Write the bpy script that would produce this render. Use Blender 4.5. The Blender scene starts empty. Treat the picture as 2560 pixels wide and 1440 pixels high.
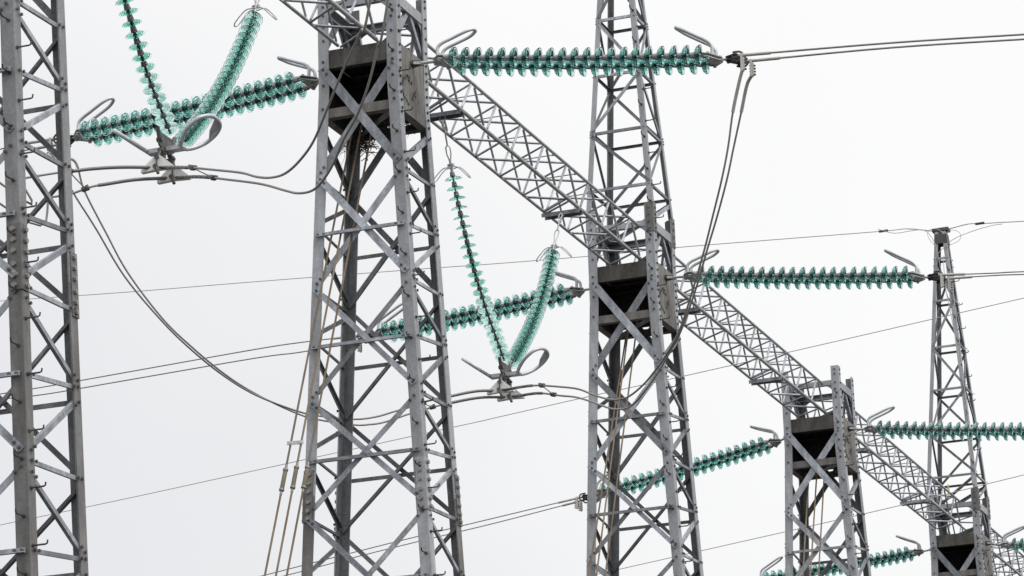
import bpy, math, random
from mathutils import Vector as V, Matrix
random.seed(7)
sc = bpy.context.scene

# ------------------------------------------------------------------ camera
CAM = V((0, 0, 1.7))
CR = V((0.9339995078, 0.3559869782, -0.0303016611))
CU = V((0.1302570715, -0.2603201228, 0.9566956303))
CF = V((-0.3326830544, 0.8975002535, 0.2895086879))
FPX = 8503.995
cam = bpy.data.cameras.new('camera'); co = bpy.data.objects.new('camera', cam); sc.collection.objects.link(co)
m = Matrix((CR, CU, -CF)).transposed().to_4x4(); m.translation = CAM; co.matrix_world = m
cam.sensor_width = 36; cam.lens = FPX / 2560 * 36; cam.clip_start = 0.5; cam.clip_end = 20000
sc.camera = co

# ------------------------------------------------------------------ sky, sun, exposure
w = bpy.data.worlds.new('World'); sc.world = w; w.use_nodes = True
nt = w.node_tree; N = nt.nodes; L = nt.links; N.clear()
out = N.new('ShaderNodeOutputWorld'); bgs = N.new('ShaderNodeBackground'); bgc = N.new('ShaderNodeBackground')
sky = N.new('ShaderNodeTexSky'); sky.sky_type = 'NISHITA'; sky.sun_disc = False
SUN_EL, SUN_AZ = math.radians(48), math.radians(112)      # azimuth measured from +Y towards +X
sky.sun_elevation = SUN_EL; sky.sun_rotation = SUN_AZ; sky.air_density = 1.0; sky.dust_density = 3.0
L.new(sky.outputs[0], bgs.inputs[0]); bgs.inputs[1].default_value = 0.06
# the overcast layer: soft cloud brightness by direction
tc = N.new('ShaderNodeTexCoord'); dt = N.new('ShaderNodeVectorMath'); dt.operation = 'DOT_PRODUCT'
dt.inputs[1].default_value = V((0.66, 0.10, 0.75)).normalized()
L.new(tc.outputs['Generated'], dt.inputs[0])
ns = N.new('ShaderNodeTexNoise'); ns.inputs['Scale'].default_value = 5.0; ns.inputs['Detail'].default_value = 3.0
ns.inputs['Roughness'].default_value = 0.45
L.new(tc.outputs['Generated'], ns.inputs['Vector'])
ma = N.new('ShaderNodeMath'); ma.operation = 'MULTIPLY_ADD'; ma.inputs[1].default_value = 0.32; L.new(ns.outputs[0], ma.inputs[0])
L.new(dt.outputs['Value'], ma.inputs[2])
rp = N.new('ShaderNodeValToRGB'); rp.color_ramp.interpolation = 'EASE'
rp.color_ramp.elements[0].position = 0.05; rp.color_ramp.elements[0].color = (0.83, 0.835, 0.86, 1)
rp.color_ramp.elements[1].position = 0.34; rp.color_ramp.elements[1].color = (1.0, 1.0, 1.0, 1)
L.new(ma.outputs[0], rp.inputs[0]); L.new(rp.outputs[0], bgc.inputs[0])
sx = N.new('ShaderNodeSeparateXYZ'); L.new(tc.outputs['Generated'], sx.inputs[0])      # an overcast sky is brighter overhead
mz = N.new('ShaderNodeMapRange'); mz.interpolation_type = 'SMOOTHSTEP'; mz.inputs[1].default_value = 0.42; mz.inputs[2].default_value = 0.95
mz.inputs[3].default_value = 1.0; mz.inputs[4].default_value = 1.7; L.new(sx.outputs[2], mz.inputs[0]); L.new(mz.outputs[0], bgc.inputs[1])
mx = N.new('ShaderNodeMixShader'); mx.inputs[0].default_value = 0.97
L.new(bgs.outputs[0], mx.inputs[1]); L.new(bgc.outputs[0], mx.inputs[2]); L.new(mx.outputs[0], out.inputs[0])
sun = bpy.data.lights.new('sun', 'SUN'); sun.energy = 1.9; sun.angle = math.radians(20); sun.color = (1, 0.97, 0.93)
so = bpy.data.objects.new('sun', sun); sc.collection.objects.link(so)
sd = V((math.sin(SUN_AZ) * math.cos(SUN_EL), math.cos(SUN_AZ) * math.cos(SUN_EL), math.sin(SUN_EL)))
so.rotation_euler = sd.to_track_quat('Z', 'Y').to_euler(); so.location = (30, 0, 60)
sc.view_settings.view_transform = 'Standard'; sc.view_settings.look = 'None'
sc.view_settings.exposure = 0; sc.view_settings.gamma = 1

# ------------------------------------------------------------------ materials
def newmat(name):
    mt = bpy.data.materials.new(name); mt.use_nodes = True
    return mt, mt.node_tree.nodes, mt.node_tree.links, mt.node_tree.nodes['Principled BSDF']
def steel(name, c1, c2, metal=0.35, rough=0.5, stain=None, stain_amt=0.5, vary=0.3, scale=9.0, spang=0.24):
    mt, n, l, b = newmat(name)
    tc = n.new('ShaderNodeTexCoord'); oi = n.new('ShaderNodeObjectInfo')
    vo = n.new('ShaderNodeTexVoronoi'); vo.inputs['Scale'].default_value = 38
    n1 = n.new('ShaderNodeTexNoise'); n1.inputs['Scale'].default_value = scale; n1.inputs['Detail'].default_value = 6
    mp = n.new('ShaderNodeMapping'); mp.inputs['Scale'].default_value = (1, 1, 0.25)
    l.new(tc.outputs['Object'], mp.inputs[0]); l.new(mp.outputs[0], n1.inputs['Vector']); l.new(tc.outputs['Object'], vo.inputs['Vector'])
    a = n.new('ShaderNodeMath'); a.operation = 'MULTIPLY_ADD'; a.inputs[1].default_value = spang
    sepc = n.new('ShaderNodeSeparateColor'); l.new(vo.outputs['Color'], sepc.inputs[0])
    l.new(sepc.outputs[0], a.inputs[0]); l.new(n1.outputs[0], a.inputs[2])
    r = n.new('ShaderNodeValToRGB'); r.color_ramp.elements[0].position = 0.4; r.color_ramp.elements[0].color = (*c1, 1)
    r.color_ramp.elements[1].position = 0.9; r.color_ramp.elements[1].color = (*c2, 1)
    l.new(a.outputs[0], r.inputs[0]); col = r.outputs[0]
    if stain:
        n2 = n.new('ShaderNodeTexNoise'); n2.inputs['Scale'].default_value = 3.2; n2.inputs['Detail'].default_value = 8; n2.inputs['Roughness'].default_value = 0.65
        mp2 = n.new('ShaderNodeMapping'); mp2.inputs['Scale'].default_value = (2.2, 2.2, 0.45)
        l.new(tc.outputs['Object'], mp2.inputs[0]); l.new(mp2.outputs[0], n2.inputs['Vector'])
        r2 = n.new('ShaderNodeValToRGB'); r2.color_ramp.elements[0].position = 0.42; r2.color_ramp.elements[1].position = 0.66
        r2.color_ramp.elements[1].color = (stain_amt,) * 3 + (1,)
        l.new(n2.outputs[0], r2.inputs[0])
        mxs = n.new('ShaderNodeMix'); mxs.data_type = 'RGBA'; l.new(r2.outputs[0], mxs.inputs[0]); l.new(col, mxs.inputs[6]); mxs.inputs[7].default_value = (*stain, 1)
        col = mxs.outputs[2]
    hs = n.new('ShaderNodeHueSaturation'); mr = n.new('ShaderNodeMapRange'); mr.inputs[3].default_value = 1 - vary; mr.inputs[4].default_value = 1 + vary * 0.7
    l.new(oi.outputs['Random'], mr.inputs[0]); l.new(mr.outputs[0], hs.inputs['Value']); l.new(col, hs.inputs['Color'])
    l.new(hs.outputs[0], b.inputs['Base Color']); b.inputs['Metallic'].default_value = metal
    rr = n.new('ShaderNodeMapRange'); rr.inputs[3].default_value = rough - 0.12; rr.inputs[4].default_value = rough + 0.15
    l.new(n1.outputs[0], rr.inputs[0]); l.new(rr.outputs[0], b.inputs['Roughness'])
    return mt
M_ = {}
M_['leg'] = steel('galvanised_steel', (0.27, 0.287, 0.312), (0.425, 0.444, 0.475), stain=(0.20, 0.19, 0.18), stain_amt=0.5, vary=0.14)
M_['legm'] = steel('greyed_galvanised_steel', (0.185, 0.193, 0.205), (0.30, 0.308, 0.32), stain=(0.13, 0.122, 0.112), stain_amt=0.55, vary=0.12)
M_['legw'] = steel('weathered_steel', (0.125, 0.127, 0.13), (0.21, 0.207, 0.20), stain=(0.07, 0.064, 0.057), stain_amt=0.65, vary=0.12, metal=0.2)
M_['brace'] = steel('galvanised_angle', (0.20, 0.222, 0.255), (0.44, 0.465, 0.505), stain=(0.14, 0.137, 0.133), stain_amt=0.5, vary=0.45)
M_['inner_dark'] = steel('dark_inner_zinc', (0.10, 0.106, 0.115), (0.20, 0.208, 0.22), stain=(0.06, 0.058, 0.055), stain_amt=0.5, vary=0.12, metal=0.1, rough=0.65)  # darker, duller zinc set on the inner flange faces of the legs
M_['brace_dark'] = steel('dull_zinc_angle', (0.10, 0.106, 0.117), (0.25, 0.26, 0.275), stain=(0.07, 0.067, 0.064), stain_amt=0.5, vary=0.4, metal=0.15, rough=0.6)  # darker angle steel for the braces of the DC and AD faces
M_['truss'] = steel('galvanised_tube', (0.20, 0.22, 0.25), (0.42, 0.445, 0.48), vary=0.35, rough=0.45)
M_['chord'] = steel('galvanised_chord', (0.34, 0.348, 0.36), (0.50, 0.505, 0.51), stain=(0.29, 0.275, 0.255), stain_amt=0.4, vary=0.08)
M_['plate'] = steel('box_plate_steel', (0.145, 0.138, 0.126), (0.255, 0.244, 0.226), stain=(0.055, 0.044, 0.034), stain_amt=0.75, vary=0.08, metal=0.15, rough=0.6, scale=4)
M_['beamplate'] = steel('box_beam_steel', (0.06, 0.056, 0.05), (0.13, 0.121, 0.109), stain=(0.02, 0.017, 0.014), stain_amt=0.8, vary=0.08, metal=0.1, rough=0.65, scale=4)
M_['inner'] = steel('shade_black_steel', (0.008, 0.008, 0.009), (0.02, 0.02, 0.022), stain=(0.09, 0.09, 0.095), stain_amt=0.45, vary=0.05, metal=0.0, rough=0.75)  # near-black base colour paints in the deep shade inside the boxes
M_['dark'] = steel('dark_fitting_steel', (0.05, 0.048, 0.046), (0.12, 0.118, 0.115), vary=0.3, metal=0.3)
M_['fit'] = steel('galvanised_fitting', (0.40, 0.41, 0.42), (0.60, 0.60, 0.61), vary=0.2)
M_['horn'] = steel('horn_steel', (0.46, 0.475, 0.505), (0.62, 0.635, 0.665), vary=0.1)
M_['cap'] = steel('insulator_cap_iron', (0.34, 0.34, 0.345), (0.46, 0.46, 0.465), vary=0.15, metal=0.1, rough=0.6)
M_['alu'] = steel('aged_aluminium', (0.22, 0.215, 0.205), (0.34, 0.33, 0.315), vary=0.1, metal=0.3, spang=0.02, scale=3)
M_['clampAl'] = steel('pale_clamp_aluminium', (0.66, 0.655, 0.64), (0.80, 0.79, 0.77), vary=0.06, metal=0.1)
M_['wire'] = steel('thin_wire', (0.40, 0.395, 0.385), (0.48, 0.475, 0.465), vary=0.05, metal=0.2, spang=0.02, scale=3)
M_['sleeve'] = steel('sleeve_aluminium', (0.40, 0.39, 0.37), (0.56, 0.545, 0.52), vary=0.1, metal=0.25)
M_['rust'] = steel('rusty_rod', (0.115, 0.078, 0.043), (0.21, 0.15, 0.092), stain=(0.24, 0.235, 0.23), stain_amt=0.5, vary=0.15, metal=0.1, rough=0.75)
M_['tbk'] = steel('turnbuckle_steel', (0.15, 0.122, 0.085), (0.24, 0.205, 0.155), stain=(0.10, 0.08, 0.05), vary=0.1, metal=0.1, rough=0.7)
M_['twig'] = steel('dry_twig', (0.035, 0.026, 0.018), (0.12, 0.09, 0.06), vary=0.3, metal=0.0, rough=0.9)
M_['yellow'] = steel('yellow_paint', (0.55, 0.48, 0.20), (0.68, 0.60, 0.30), vary=0.05, metal=0.0)
# armour rods: twisted strands
mt, n, l, b = newmat('armour_rod_strands')
tc = n.new('ShaderNodeTexCoord'); wv = n.new('ShaderNodeTexWave'); wv.wave_type = 'BANDS'; wv.bands_direction = 'DIAGONAL'; wv.inputs['Scale'].default_value = 17
wv.inputs['Distortion'].default_value = 0.4
l.new(tc.outputs['Object'], wv.inputs['Vector'])
r = n.new('ShaderNodeValToRGB'); r.color_ramp.elements[0].color = (0.055, 0.055, 0.055, 1); r.color_ramp.elements[1].color = (0.27, 0.27, 0.265, 1)
l.new(wv.outputs[0], r.inputs[0]); l.new(r.outputs[0], b.inputs['Base Color']); b.inputs['Roughness'].default_value = 0.5; b.inputs['Metallic'].default_value = 0.3
M_['armour'] = mt
def glass(name, col, dens, ior=1.25, tint=(0.91, 0.975, 0.96)):
    mt, n, l, b = newmat(name)
    b.inputs['Base Color'].default_value = (*tint, 1); b.inputs['Transmission Weight'].default_value = 1.0
    b.inputs['Roughness'].default_value = 0.06; b.inputs['IOR'].default_value = ior
    va = n.new('ShaderNodeVolumeAbsorption'); va.inputs['Color'].default_value = (*col, 1)
    oi = n.new('ShaderNodeObjectInfo'); mr = n.new('ShaderNodeMapRange'); mr.inputs[3].default_value = dens * .85; mr.inputs[4].default_value = dens * 1.15
    l.new(oi.outputs['Random'], mr.inputs[0]); l.new(mr.outputs[0], va.inputs['Density'])
    l.new(va.outputs[0], n['Material Output'].inputs['Volume'])
    return mt
M_['glassT'] = glass('teal_toughened_glass', (0.20, 0.66, 0.63), 22, 1.2)
M_['glassV'] = glass('pale_green_glass', (0.19, 0.66, 0.58), 32, 1.16)
M_['capV'] = steel('dark_insulator_cap_iron', (0.13, 0.132, 0.135), (0.21, 0.21, 0.215), vary=0.2, metal=0.1, rough=0.6)

# ------------------------------------------------------------------ mesh helpers
class MB:
    def __init__(s): s.v = []; s.f = []; s.sm = []; s.mi = []; s.cur = 0; s.extra = None
    def add(s, vs, fs, smooth=False):
        o = len(s.v); s.v += [tuple(x) for x in vs]
        for f in fs: s.f.append(tuple(i + o for i in f)); s.sm.append(smooth); s.mi.append(s.cur)
    def box(s, c, ax, ay, az):
        c = V(c); vs = [c + ax * i + ay * j + az * k for k in (-.5, .5) for j in (-.5, .5) for i in (-.5, .5)]
        s.add(vs, [(0, 2, 3, 1), (4, 5, 7, 6), (0, 1, 5, 4), (2, 6, 7, 3), (0, 4, 6, 2), (1, 3, 7, 5)])
    def prism(s, prof, p0, p1):
        """extrude a profile given as offsets from p0 to p1"""
        p0, p1 = V(p0), V(p1); k = len(prof)
        vs = [p0 + q for q in prof] + [p1 + q for q in prof]
        fs = [(i, (i + 1) % k, k + (i + 1) % k, k + i) for i in range(k)] + [tuple(range(k))[::-1], tuple(range(k, 2 * k))]
        s.add(vs, fs)
    def lbar(s, p0, p1, a, b, wa, wb, t, inner_dark=False):
        f0 = len(s.f); s.prism([V((0, 0, 0)), a * wa, a * wa + b * t, a * t + b * t, a * t + b * wb, b * wb], p0, p1)
        if inner_dark: s.mi[f0 + 2] = s.mi[f0 + 3] = 2
    def tube(s, pts, r, n=8, closed=False, caps=True):
        pts = [V(p) for p in pts]; K = len(pts); rings = []; up = None
        for i, p in enumerate(pts):
            a = pts[(i - 1) % K] if (closed or i > 0) else p; c = pts[(i + 1) % K] if (closed or i < K - 1) else p
            t = (c - a).normalized()
            if up is None:
                up = V((0, 0, 1)) if abs(t.z) < .9 else V((1, 0, 0))
            up = (up - t * up.dot(t)).normalized(); sd = t.cross(up)
            rr = r[i] if isinstance(r, (list, tuple)) else r
            rings.append([p + (up * math.cos(2 * math.pi * j / n) + sd * math.sin(2 * math.pi * j / n)) * rr for j in range(n)])
        vs = [q for rg in rings for q in rg]; fs = []
        for i in range(K if closed else K - 1):
            for j in range(n):
                i2 = (i + 1) % K
                fs.append((i * n + j, i * n + (j + 1) % n, i2 * n + (j + 1) % n, i2 * n + j))
        s.add(vs, fs, True)
        if caps and not closed:
            s.add(rings[0], [tuple(range(n))]); s.add(rings[-1], [tuple(range(n))[::-1]])
    def bolt(s, p, nrm, r=0.016, h=0.014):
        p = V(p); nrm = V(nrm).normalized(); a = nrm.orthogonal().normalized(); b = nrm.cross(a); s.cur = 1 if s.extra else 0
        r0 = [p + (a * math.cos(k * math.pi / 3) + b * math.sin(k * math.pi / 3)) * r for k in range(6)]
        s.add(r0 + [q + nrm * h for q in r0], [tuple(range(6, 12))] + [(k, (k + 1) % 6, 6 + (k + 1) % 6, 6 + k) for k in range(6)]); s.cur = 0
    def plate(s, poly, thick):
        """flat polygon given by world points, thickened by vector thick"""
        k = len(poly); poly = [V(p) for p in poly]
        s.add([p - thick * .5 for p in poly] + [p + thick * .5 for p in poly],
              [tuple(range(k))[::-1], tuple(range(k, 2 * k))] + [(i, (i + 1) % k, k + (i + 1) % k, k + i) for i in range(k)])
    def lathe(s, prof, n=36):
        """(r, z) profile about local z"""
        K = len(prof); vs = [(r * math.cos(2 * math.pi * j / n), r * math.sin(2 * math.pi * j / n), z) for r, z in prof for j in range(n)]
        s.add(vs, [(i * n + j, i * n + (j + 1) % n, (i + 1) * n + (j + 1) % n, (i + 1) * n + j) for i in range(K - 1) for j in range(n)], True)
    def mesh(s, name, mat, org=V((0, 0, 0))):
        me = bpy.data.meshes.new(name); me.from_pydata([(x - org.x, y - org.y, z - org.z) for x, y, z in s.v], [], s.f)
        me.polygons.foreach_set('use_smooth', s.sm); me.materials.append(M_[mat])
        if s.extra: me.materials.append(M_[s.extra]); me.materials.append(M_['inner_dark']); me.polygons.foreach_set('material_index', s.mi)
        import bmesh
        bm = bmesh.new(); bm.from_mesh(me); bmesh.ops.recalc_face_normals(bm, faces=bm.faces[:]); bm.to_mesh(me); bm.free()
        me.update(); return me
def root_of(o):
    while o.parent: o = o.parent
    return o
def build(mb, name, mat, parent=None, org=None):
    """link one mesh object; world-space vertices become local to the thing it belongs to"""
    base = V(root_of(parent).location) if parent else V(org if org is not None else (0, 0, 0))
    o = bpy.data.objects.new(name, mb.mesh(name, mat, base)); sc.collection.objects.link(o)
    if parent: o.parent = parent
    else: o.location = base
    return o
def tag(o, label, cat, group=None, kind=None):
    if label: o['label'] = label
    if cat: o['category'] = cat
    if group: o['group'] = group
    if kind: o['kind'] = kind
    return o
def thing(name, label, cat, loc, group=None):
    o = bpy.data.objects.new(name, None); o.empty_display_size = .2; o.location = loc; sc.collection.objects.link(o)
    return tag(o, label, cat, group)
def smooth(pts, n=6):
    """Catmull-Rom through points"""
    pts = [V(p) for p in pts]; P = [pts[0] * 2 - pts[1]] + pts + [pts[-1] * 2 - pts[-2]]; res = []
    for i in range(1, len(P) - 2):
        a, b, c, d = P[i - 1:i + 3]
        for k in range(n):
            t = k / n
            res.append(.5 * (2 * b + (c - a) * t + (2 * a - 5 * b + 4 * c - d) * t * t + (3 * b - a - 3 * c + d) * t ** 3))
    return res + [pts[-1]]

# ------------------------------------------------------------------ the row of towers: measures in metres
X_, Y_, Z_ = V((1, 0, 0)), V((0, 1, 0)), V((0, 0, 1))
O1 = V((-14.5152, 34.7067, 15.9476))          # centre of the second tower's box, at its top edge
S = 9.5482; P = S / 11                        # tower spacing, truss panel
WW, TU, TW, KZ, H = 0.956, 0.09948, 0.01177, 0.52, 0.82
OFF = [V((.15, .0, -.065)), V((0, 0, 0)), V((-.02, -.067, -.014)), V((.043, -.106, -.045)), V((.105, .032, -.102))]
def TO(n): return O1 + Y_ * (n - 1) * S + OFF[n]
def ray(px, py): return CF + CR * ((px - 1280) / FPX) - CU * ((py - 720) / FPX)
def atw(px, py, y):                            # a measured sight line met with the vertical plane Y = y
    r = ray(px, py); return CAM + r * ((y - CAM.y) / r.y)
def atx(px, py, x):
    r = ray(px, py); return CAM + r * ((x - CAM.x) / r.x)
def atplane(px, py, A, B):                     # vertical plane through A and B
    nrm = (B - A).cross(Z_); r = ray(px, py); return CAM + r * ((A - CAM).dot(nrm) / r.dot(nrm))

SG = {'A': (-1, -1), 'B': (1, -1), 'C': (1, 1), 'D': (-1, 1)}
MAST = {2: (.135, 0), 4: (.146, .04)}
GZ = 0.0
def legpt(n, c, z):
    """outer corner of leg c of tower n at height z above the box top"""
    if z > .84 and MAST.get(n):
        k = z - .84; hu = (1 - MAST[n][0] * k) / 2; hw = hu * WW; su, sw = SG[c]
        return TO(n) + V((su * hu + MAST[n][1] * min(1, k), sw * hw, z))
    else:
        k = max(0, -z - KZ); hu = (1 + TU * k) / 2; hw = (WW + TW * k) / 2
    su, sw = SG[c]
    return TO(n) + V((su * hu, sw * hw, z))
FACES = {'AB': ('A', 'B', V((0, -1, 0))), 'BC': ('B', 'C', V((1, 0, 0))), 'DC': ('D', 'C', V((0, 1, 0))), 'AD': ('A', 'D', V((-1, 0, 0)))}
def facept(n, face, c, z, o=0.0, inset=.065):
    a, b, nr = FACES[face]; p = legpt(n, c, z); q = legpt(n, b if c == a else a, z)
    return p + (q - p).normalized() * inset + nr * o
def bracebar(mb, n, face, c0, z0, c1, z1, outer=True, wd=.075, out=.05, o=None, flip=False, bolts=True, e=.03):
    nr = FACES[face][2]; off = o if o is not None else (.003 if outer else -.016); b = nr if outer else -nr
    p0, p1 = facept(n, face, c0, z0, off), facept(n, face, c1, z1, off)
    d = (p1 - p0).normalized(); a = nr.cross(d).normalized()
    if flip: a = -a
    mb.extra = 'dark'
    mb.lbar(p0 - d * e - a * wd / 2, p1 + d * e - a * wd / 2, a, b, wd, out, .009)
    if bolts:
        for p, dd in ((p0, d), (p1, -d)):
            for k in (0, .07):
                mb.bolt(p + dd * k - nr * off + nr * (max(off, 0) + .009), nr)
NODES = [-.26, -1.6, -2.94, -4.28, -5.62] + [-5.62 - 1.545 * k for k in range(1, 12)]
def node(k): return NODES[k]

def make_tower(n, label, zvis, nodes_all=12):
    t = thing('lattice_tower', label, 'tower', (TO(n).x, TO(n).y, GZ))
    top = .84; zs = -5.33; zg = GZ - TO(n).z
    zvt, zvb = zvis
    for c, (su, sw) in SG.items():
        a, b = V((-su, 0, 0)), V((0, -sw, 0))
        mb = MB(); LW = .132
        zz = [zs, -KZ, top]
        for z0, z1 in zip(zz[:-1], zz[1:]):
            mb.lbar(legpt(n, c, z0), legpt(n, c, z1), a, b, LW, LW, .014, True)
        mb.extra = 'dark'; mb2 = mb
        # bolt rows where the box plates meet the leg
        for k in range(9):
            z = -.04 - k * .098
            for q, nr in ((b, -a), (a, -b)):
                if q is a and k not in (1, 2, 4, 7): continue
                bm_ = legpt(n, c, z) + q * (.075 if q is b else .06)
                mb2.bolt(bm_ + nr * .001, nr, .017, .016)
        for z in (.12, .3, .44, .55, .7, .78):
            mb2.bolt(legpt(n, c, z) + b * .07 + (-a) * .001, -a); mb2.bolt(legpt(n, c, z) + a * .07 - b * .001, -b)
        lg = build(mb, 'leg', 'legm' if n == 0 else 'leg', t)
        # the heavier lower section with its splice plates
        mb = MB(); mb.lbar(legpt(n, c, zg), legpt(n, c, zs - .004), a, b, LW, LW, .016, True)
        mb.lbar(legpt(n, c, zs - .3) - a * .012 - b * .012, legpt(n, c, zs + .3) - a * .012 - b * .012, a, b, .118, .118, .011)
        mb.extra = 'alu'
        for k in (.25, .15, .05, -.07, -.17, -.26):
            mb.bolt(legpt(n, c, zs + k) + b * .06 - a * .013, -a, .024, .026); mb.bolt(legpt(n, c, zs + k) + a * .06 - b * .013, -b, .024, .026)
        lo = build(mb, 'lower_leg', 'legw' if not (n == 1 and c in 'BD') else 'leg', t)
        if MAST.get(n):
            mb = MB(); mb.extra = 'dark'; z1 = 6.2; fl = .075
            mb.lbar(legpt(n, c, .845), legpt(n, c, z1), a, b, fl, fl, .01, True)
            ml = build(mb, 'mast_leg', 'leg', t)
            mb = MB(); mb.lbar(legpt(n, c, .42) - a * .011 - b * .011, legpt(n, c, .86) - a * .011 - b * .011, a, b, .125, .125, .01)
            for k in (.48, .58, .68, .78): mb.bolt(legpt(n, c, k) + b * .06 - a * .012, -a); mb.bolt(legpt(n, c, k) + a * .06 - b * .012, -b)
            build(mb, 'splice_plate', 'legw' if c in 'BC' else 'leg', t)
        if c == 'B':       # climbing steps, alternately on the two flanges
            z = -.88
            zt = 5.6 if MAST.get(n) else .6
            ks = [(-.88 - .5 * k, True) for k in range(-13, 18)] + [(-1.13 - .5 * k, False) for k in range(-13, 18)]
            for z, side in ks:
                if z > zt or z < zvb - .6 or z > zvt + .6: continue
                d = X_ if side else -Y_; q = legpt(n, c, z) + ((-d).cross(Z_) * 0) + (b if side else a) * (.05 if z < .84 else .03)
                mb = MB(); mb.tube([q - d * .01, q + d * .12, q + d * .135 + Z_ * .006, q + d * .14 + Z_ * .035], .0085, 6); mb.bolt(q, d, .018, .014)
                build(mb, 'step_bolt', 'dark', lg if (z > zs and z < .84) else (lo if z < 0 else ml))
    # braces
    rest = MB()
    def put(z0, z1, fn, mat=None, name='brace'):
        mat = mat or ('brace_dark' if face in ('DC', 'AD') else 'brace')
        if max(z0, z1) < zvb - .9 or min(z0, z1) > zvt + .9: fn(rest); return
        mb = MB(); fn(mb); build(mb, name, mat, t)
    K = 0
    while node(K + 1) > zg + 1.0 and K < nodes_all:
        z0, z1 = node(K), node(K + 1); mid = (z0 + z1) / 2 + .01; big = K <= 0
        for face in ('AB', 'DC'):
            c0, c1 = face[0], face[1]; wd = .108 if big else (.082 if K == 1 else .062); wd *= .82 if face == 'DC' else 1; ot = .035 if big else .042
            put(z0, z1, lambda mb: bracebar(mb, n, face, c0, z0 + .02, c1, z1 + .13, True, wd, ot, flip=(face == 'DC')))
            put(z0, z1, lambda mb: bracebar(mb, n, face, c1, z0 - .03, c0, z1 + .10, False, wd, ot))
            if K >= 1:
                put(mid, mid, lambda mb: bracebar(mb, n, face, c0, mid, c1, mid, True, .046, .036, o=.014))
        for face, far, near in (('BC', 'B', 'C'), ('AD', 'D', 'A')):
            wd = .08 if big else .05
            if K >= 1: put(z0, z0, lambda mb: bracebar(mb, n, face, far, z0 + .03, near, z0 + .06, False, .04, .025, e=.01))
            if K >= 1: put(mid, mid, lambda mb: bracebar(mb, n, face, far, mid + .01, near, mid + .11, False, .04, .025, e=.01))
            if K >= 1: put(z0, mid, lambda mb: bracebar(mb, n, face, far, z0 - .07, near, mid + .17, False, wd * .9, .035, e=.01))
            put(mid, z1, lambda mb: bracebar(mb, n, face, near, mid - .03, far, z1 + .12, False, wd, .04, e=.01))
        K += 1
    if rest.v: tag(build(rest, 'lower_bracing', 'brace', t), None, None, kind='stuff')
    # the box that carries the beams
    def fp(face, c, z, o=0, inset=0): return facept(n, face, c, z, o, inset)
    for face in ('AB', 'DC'):
        nr = FACES[face][2]; A_, B_ = FACES[face][0], FACES[face][1]
        mb = MB(); i0, i1 = fp(face, A_, 0, -.016, .02), fp(face, B_, 0, -.016, .02)
        hh = .227 if face == 'AB' else .16
        mb.plate([i0, i1, i1 - Z_ * hh, i0 - Z_ * hh], nr * .012)
        mb.plate([i0 - nr * .008, i1 - nr * .008, i1 - nr * .09, i0 - nr * .09], Z_ * .010)
        mb.plate([i0 - nr * .008 - Z_ * (hh - .006), i1 - nr * .008 - Z_ * (hh - .006), i1 - nr * .09 - Z_ * (hh - .006), i0 - nr * .09 - Z_ * (hh - .006)], Z_ * .010)
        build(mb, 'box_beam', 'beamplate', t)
        mb = MB(); i0, i1 = fp(face, A_, -.725, -.018, .02), fp(face, B_, -.725, -.018, .02)
        mb.plate([i0, i1, i1 - Z_ * .112, i0 - Z_ * .112], nr * .012)
        mb.plate([i0 - nr * .008 - Z_ * .106, i1 - nr * .008 - Z_ * .106, i1 - nr * .10 - Z_ * .106, i0 - nr * .10 - Z_ * .106], Z_ * .010)
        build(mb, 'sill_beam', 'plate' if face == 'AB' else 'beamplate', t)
    for face in ('BC', 'AD'):
        nr = FACES[face][2]; A_, B_ = FACES[face][0], FACES[face][1]
        mb = MB(); i0, i1 = fp(face, A_, -.003, -.018, .018), fp(face, B_, -.003, -.018, .018); j0, j1 = fp(face, A_, -.835, -.018, .018), fp(face, B_, -.835, -.018, .018)
        mb.plate([i0, i1, j1, j0], nr * .012)
        mb.plate([j0 - nr * .007, j1 - nr * .007, j1 - nr * .09, j0 - nr * .09], Z_ * .012)
        mb.extra = 'dark'; c_ = (i0 + i1) / 2 + nr * .006
        for (px, py) in ((512, 338), (514, 328), (516, 317), (522, 309), (531, 297), (538, 301), (536, 312), (545, 318), (512, 368), (515, 379), (520, 390), (526, 399), (532, 409), (552, 358), (557, 351), (550, 370), (556, 365), (548, 380)):
            mb.bolt(c_ + Y_ * (-.478 + (px - 497) / 113) - Z_ * ((py - 172 - (px - 497) * .37) / 320), nr, .019, .024)
        build(mb, 'side_plate', 'plate', t)
        mb = MB(); lugc = (i0 + i1) / 2 + nr * .03 - Z_ * .15
        mb.plate([lugc - nr * .03 + Z_ * .05, lugc + nr * .09 + Z_ * .03, lugc + nr * .09 - Z_ * .03, lugc - nr * .03 - Z_ * .05], Y_ * .02)
        mb.tube([lugc - nr * .02 - Y_ * .07, lugc - nr * .02 + Y_ * .07], .022, 8)
        build(mb, 'anchor_lug', 'dark', t)
    # plates added to keep the box inside dark: deck, rear and side, with ribs
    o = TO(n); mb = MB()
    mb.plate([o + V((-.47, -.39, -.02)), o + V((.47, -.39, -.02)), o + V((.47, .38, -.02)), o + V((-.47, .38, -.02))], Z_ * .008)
    build(mb, 'added_deck', 'inner', t)
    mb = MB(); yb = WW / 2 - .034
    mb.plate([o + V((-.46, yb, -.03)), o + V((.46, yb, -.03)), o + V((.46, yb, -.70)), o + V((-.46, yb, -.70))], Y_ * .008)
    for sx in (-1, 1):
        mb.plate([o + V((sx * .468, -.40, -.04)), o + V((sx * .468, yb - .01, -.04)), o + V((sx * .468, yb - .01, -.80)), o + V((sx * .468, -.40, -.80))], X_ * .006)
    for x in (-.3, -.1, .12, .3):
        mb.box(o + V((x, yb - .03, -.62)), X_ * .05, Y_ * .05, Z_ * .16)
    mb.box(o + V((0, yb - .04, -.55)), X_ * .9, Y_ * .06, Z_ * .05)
    build(mb, 'added_inner_plate', 'inner', t)
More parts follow.
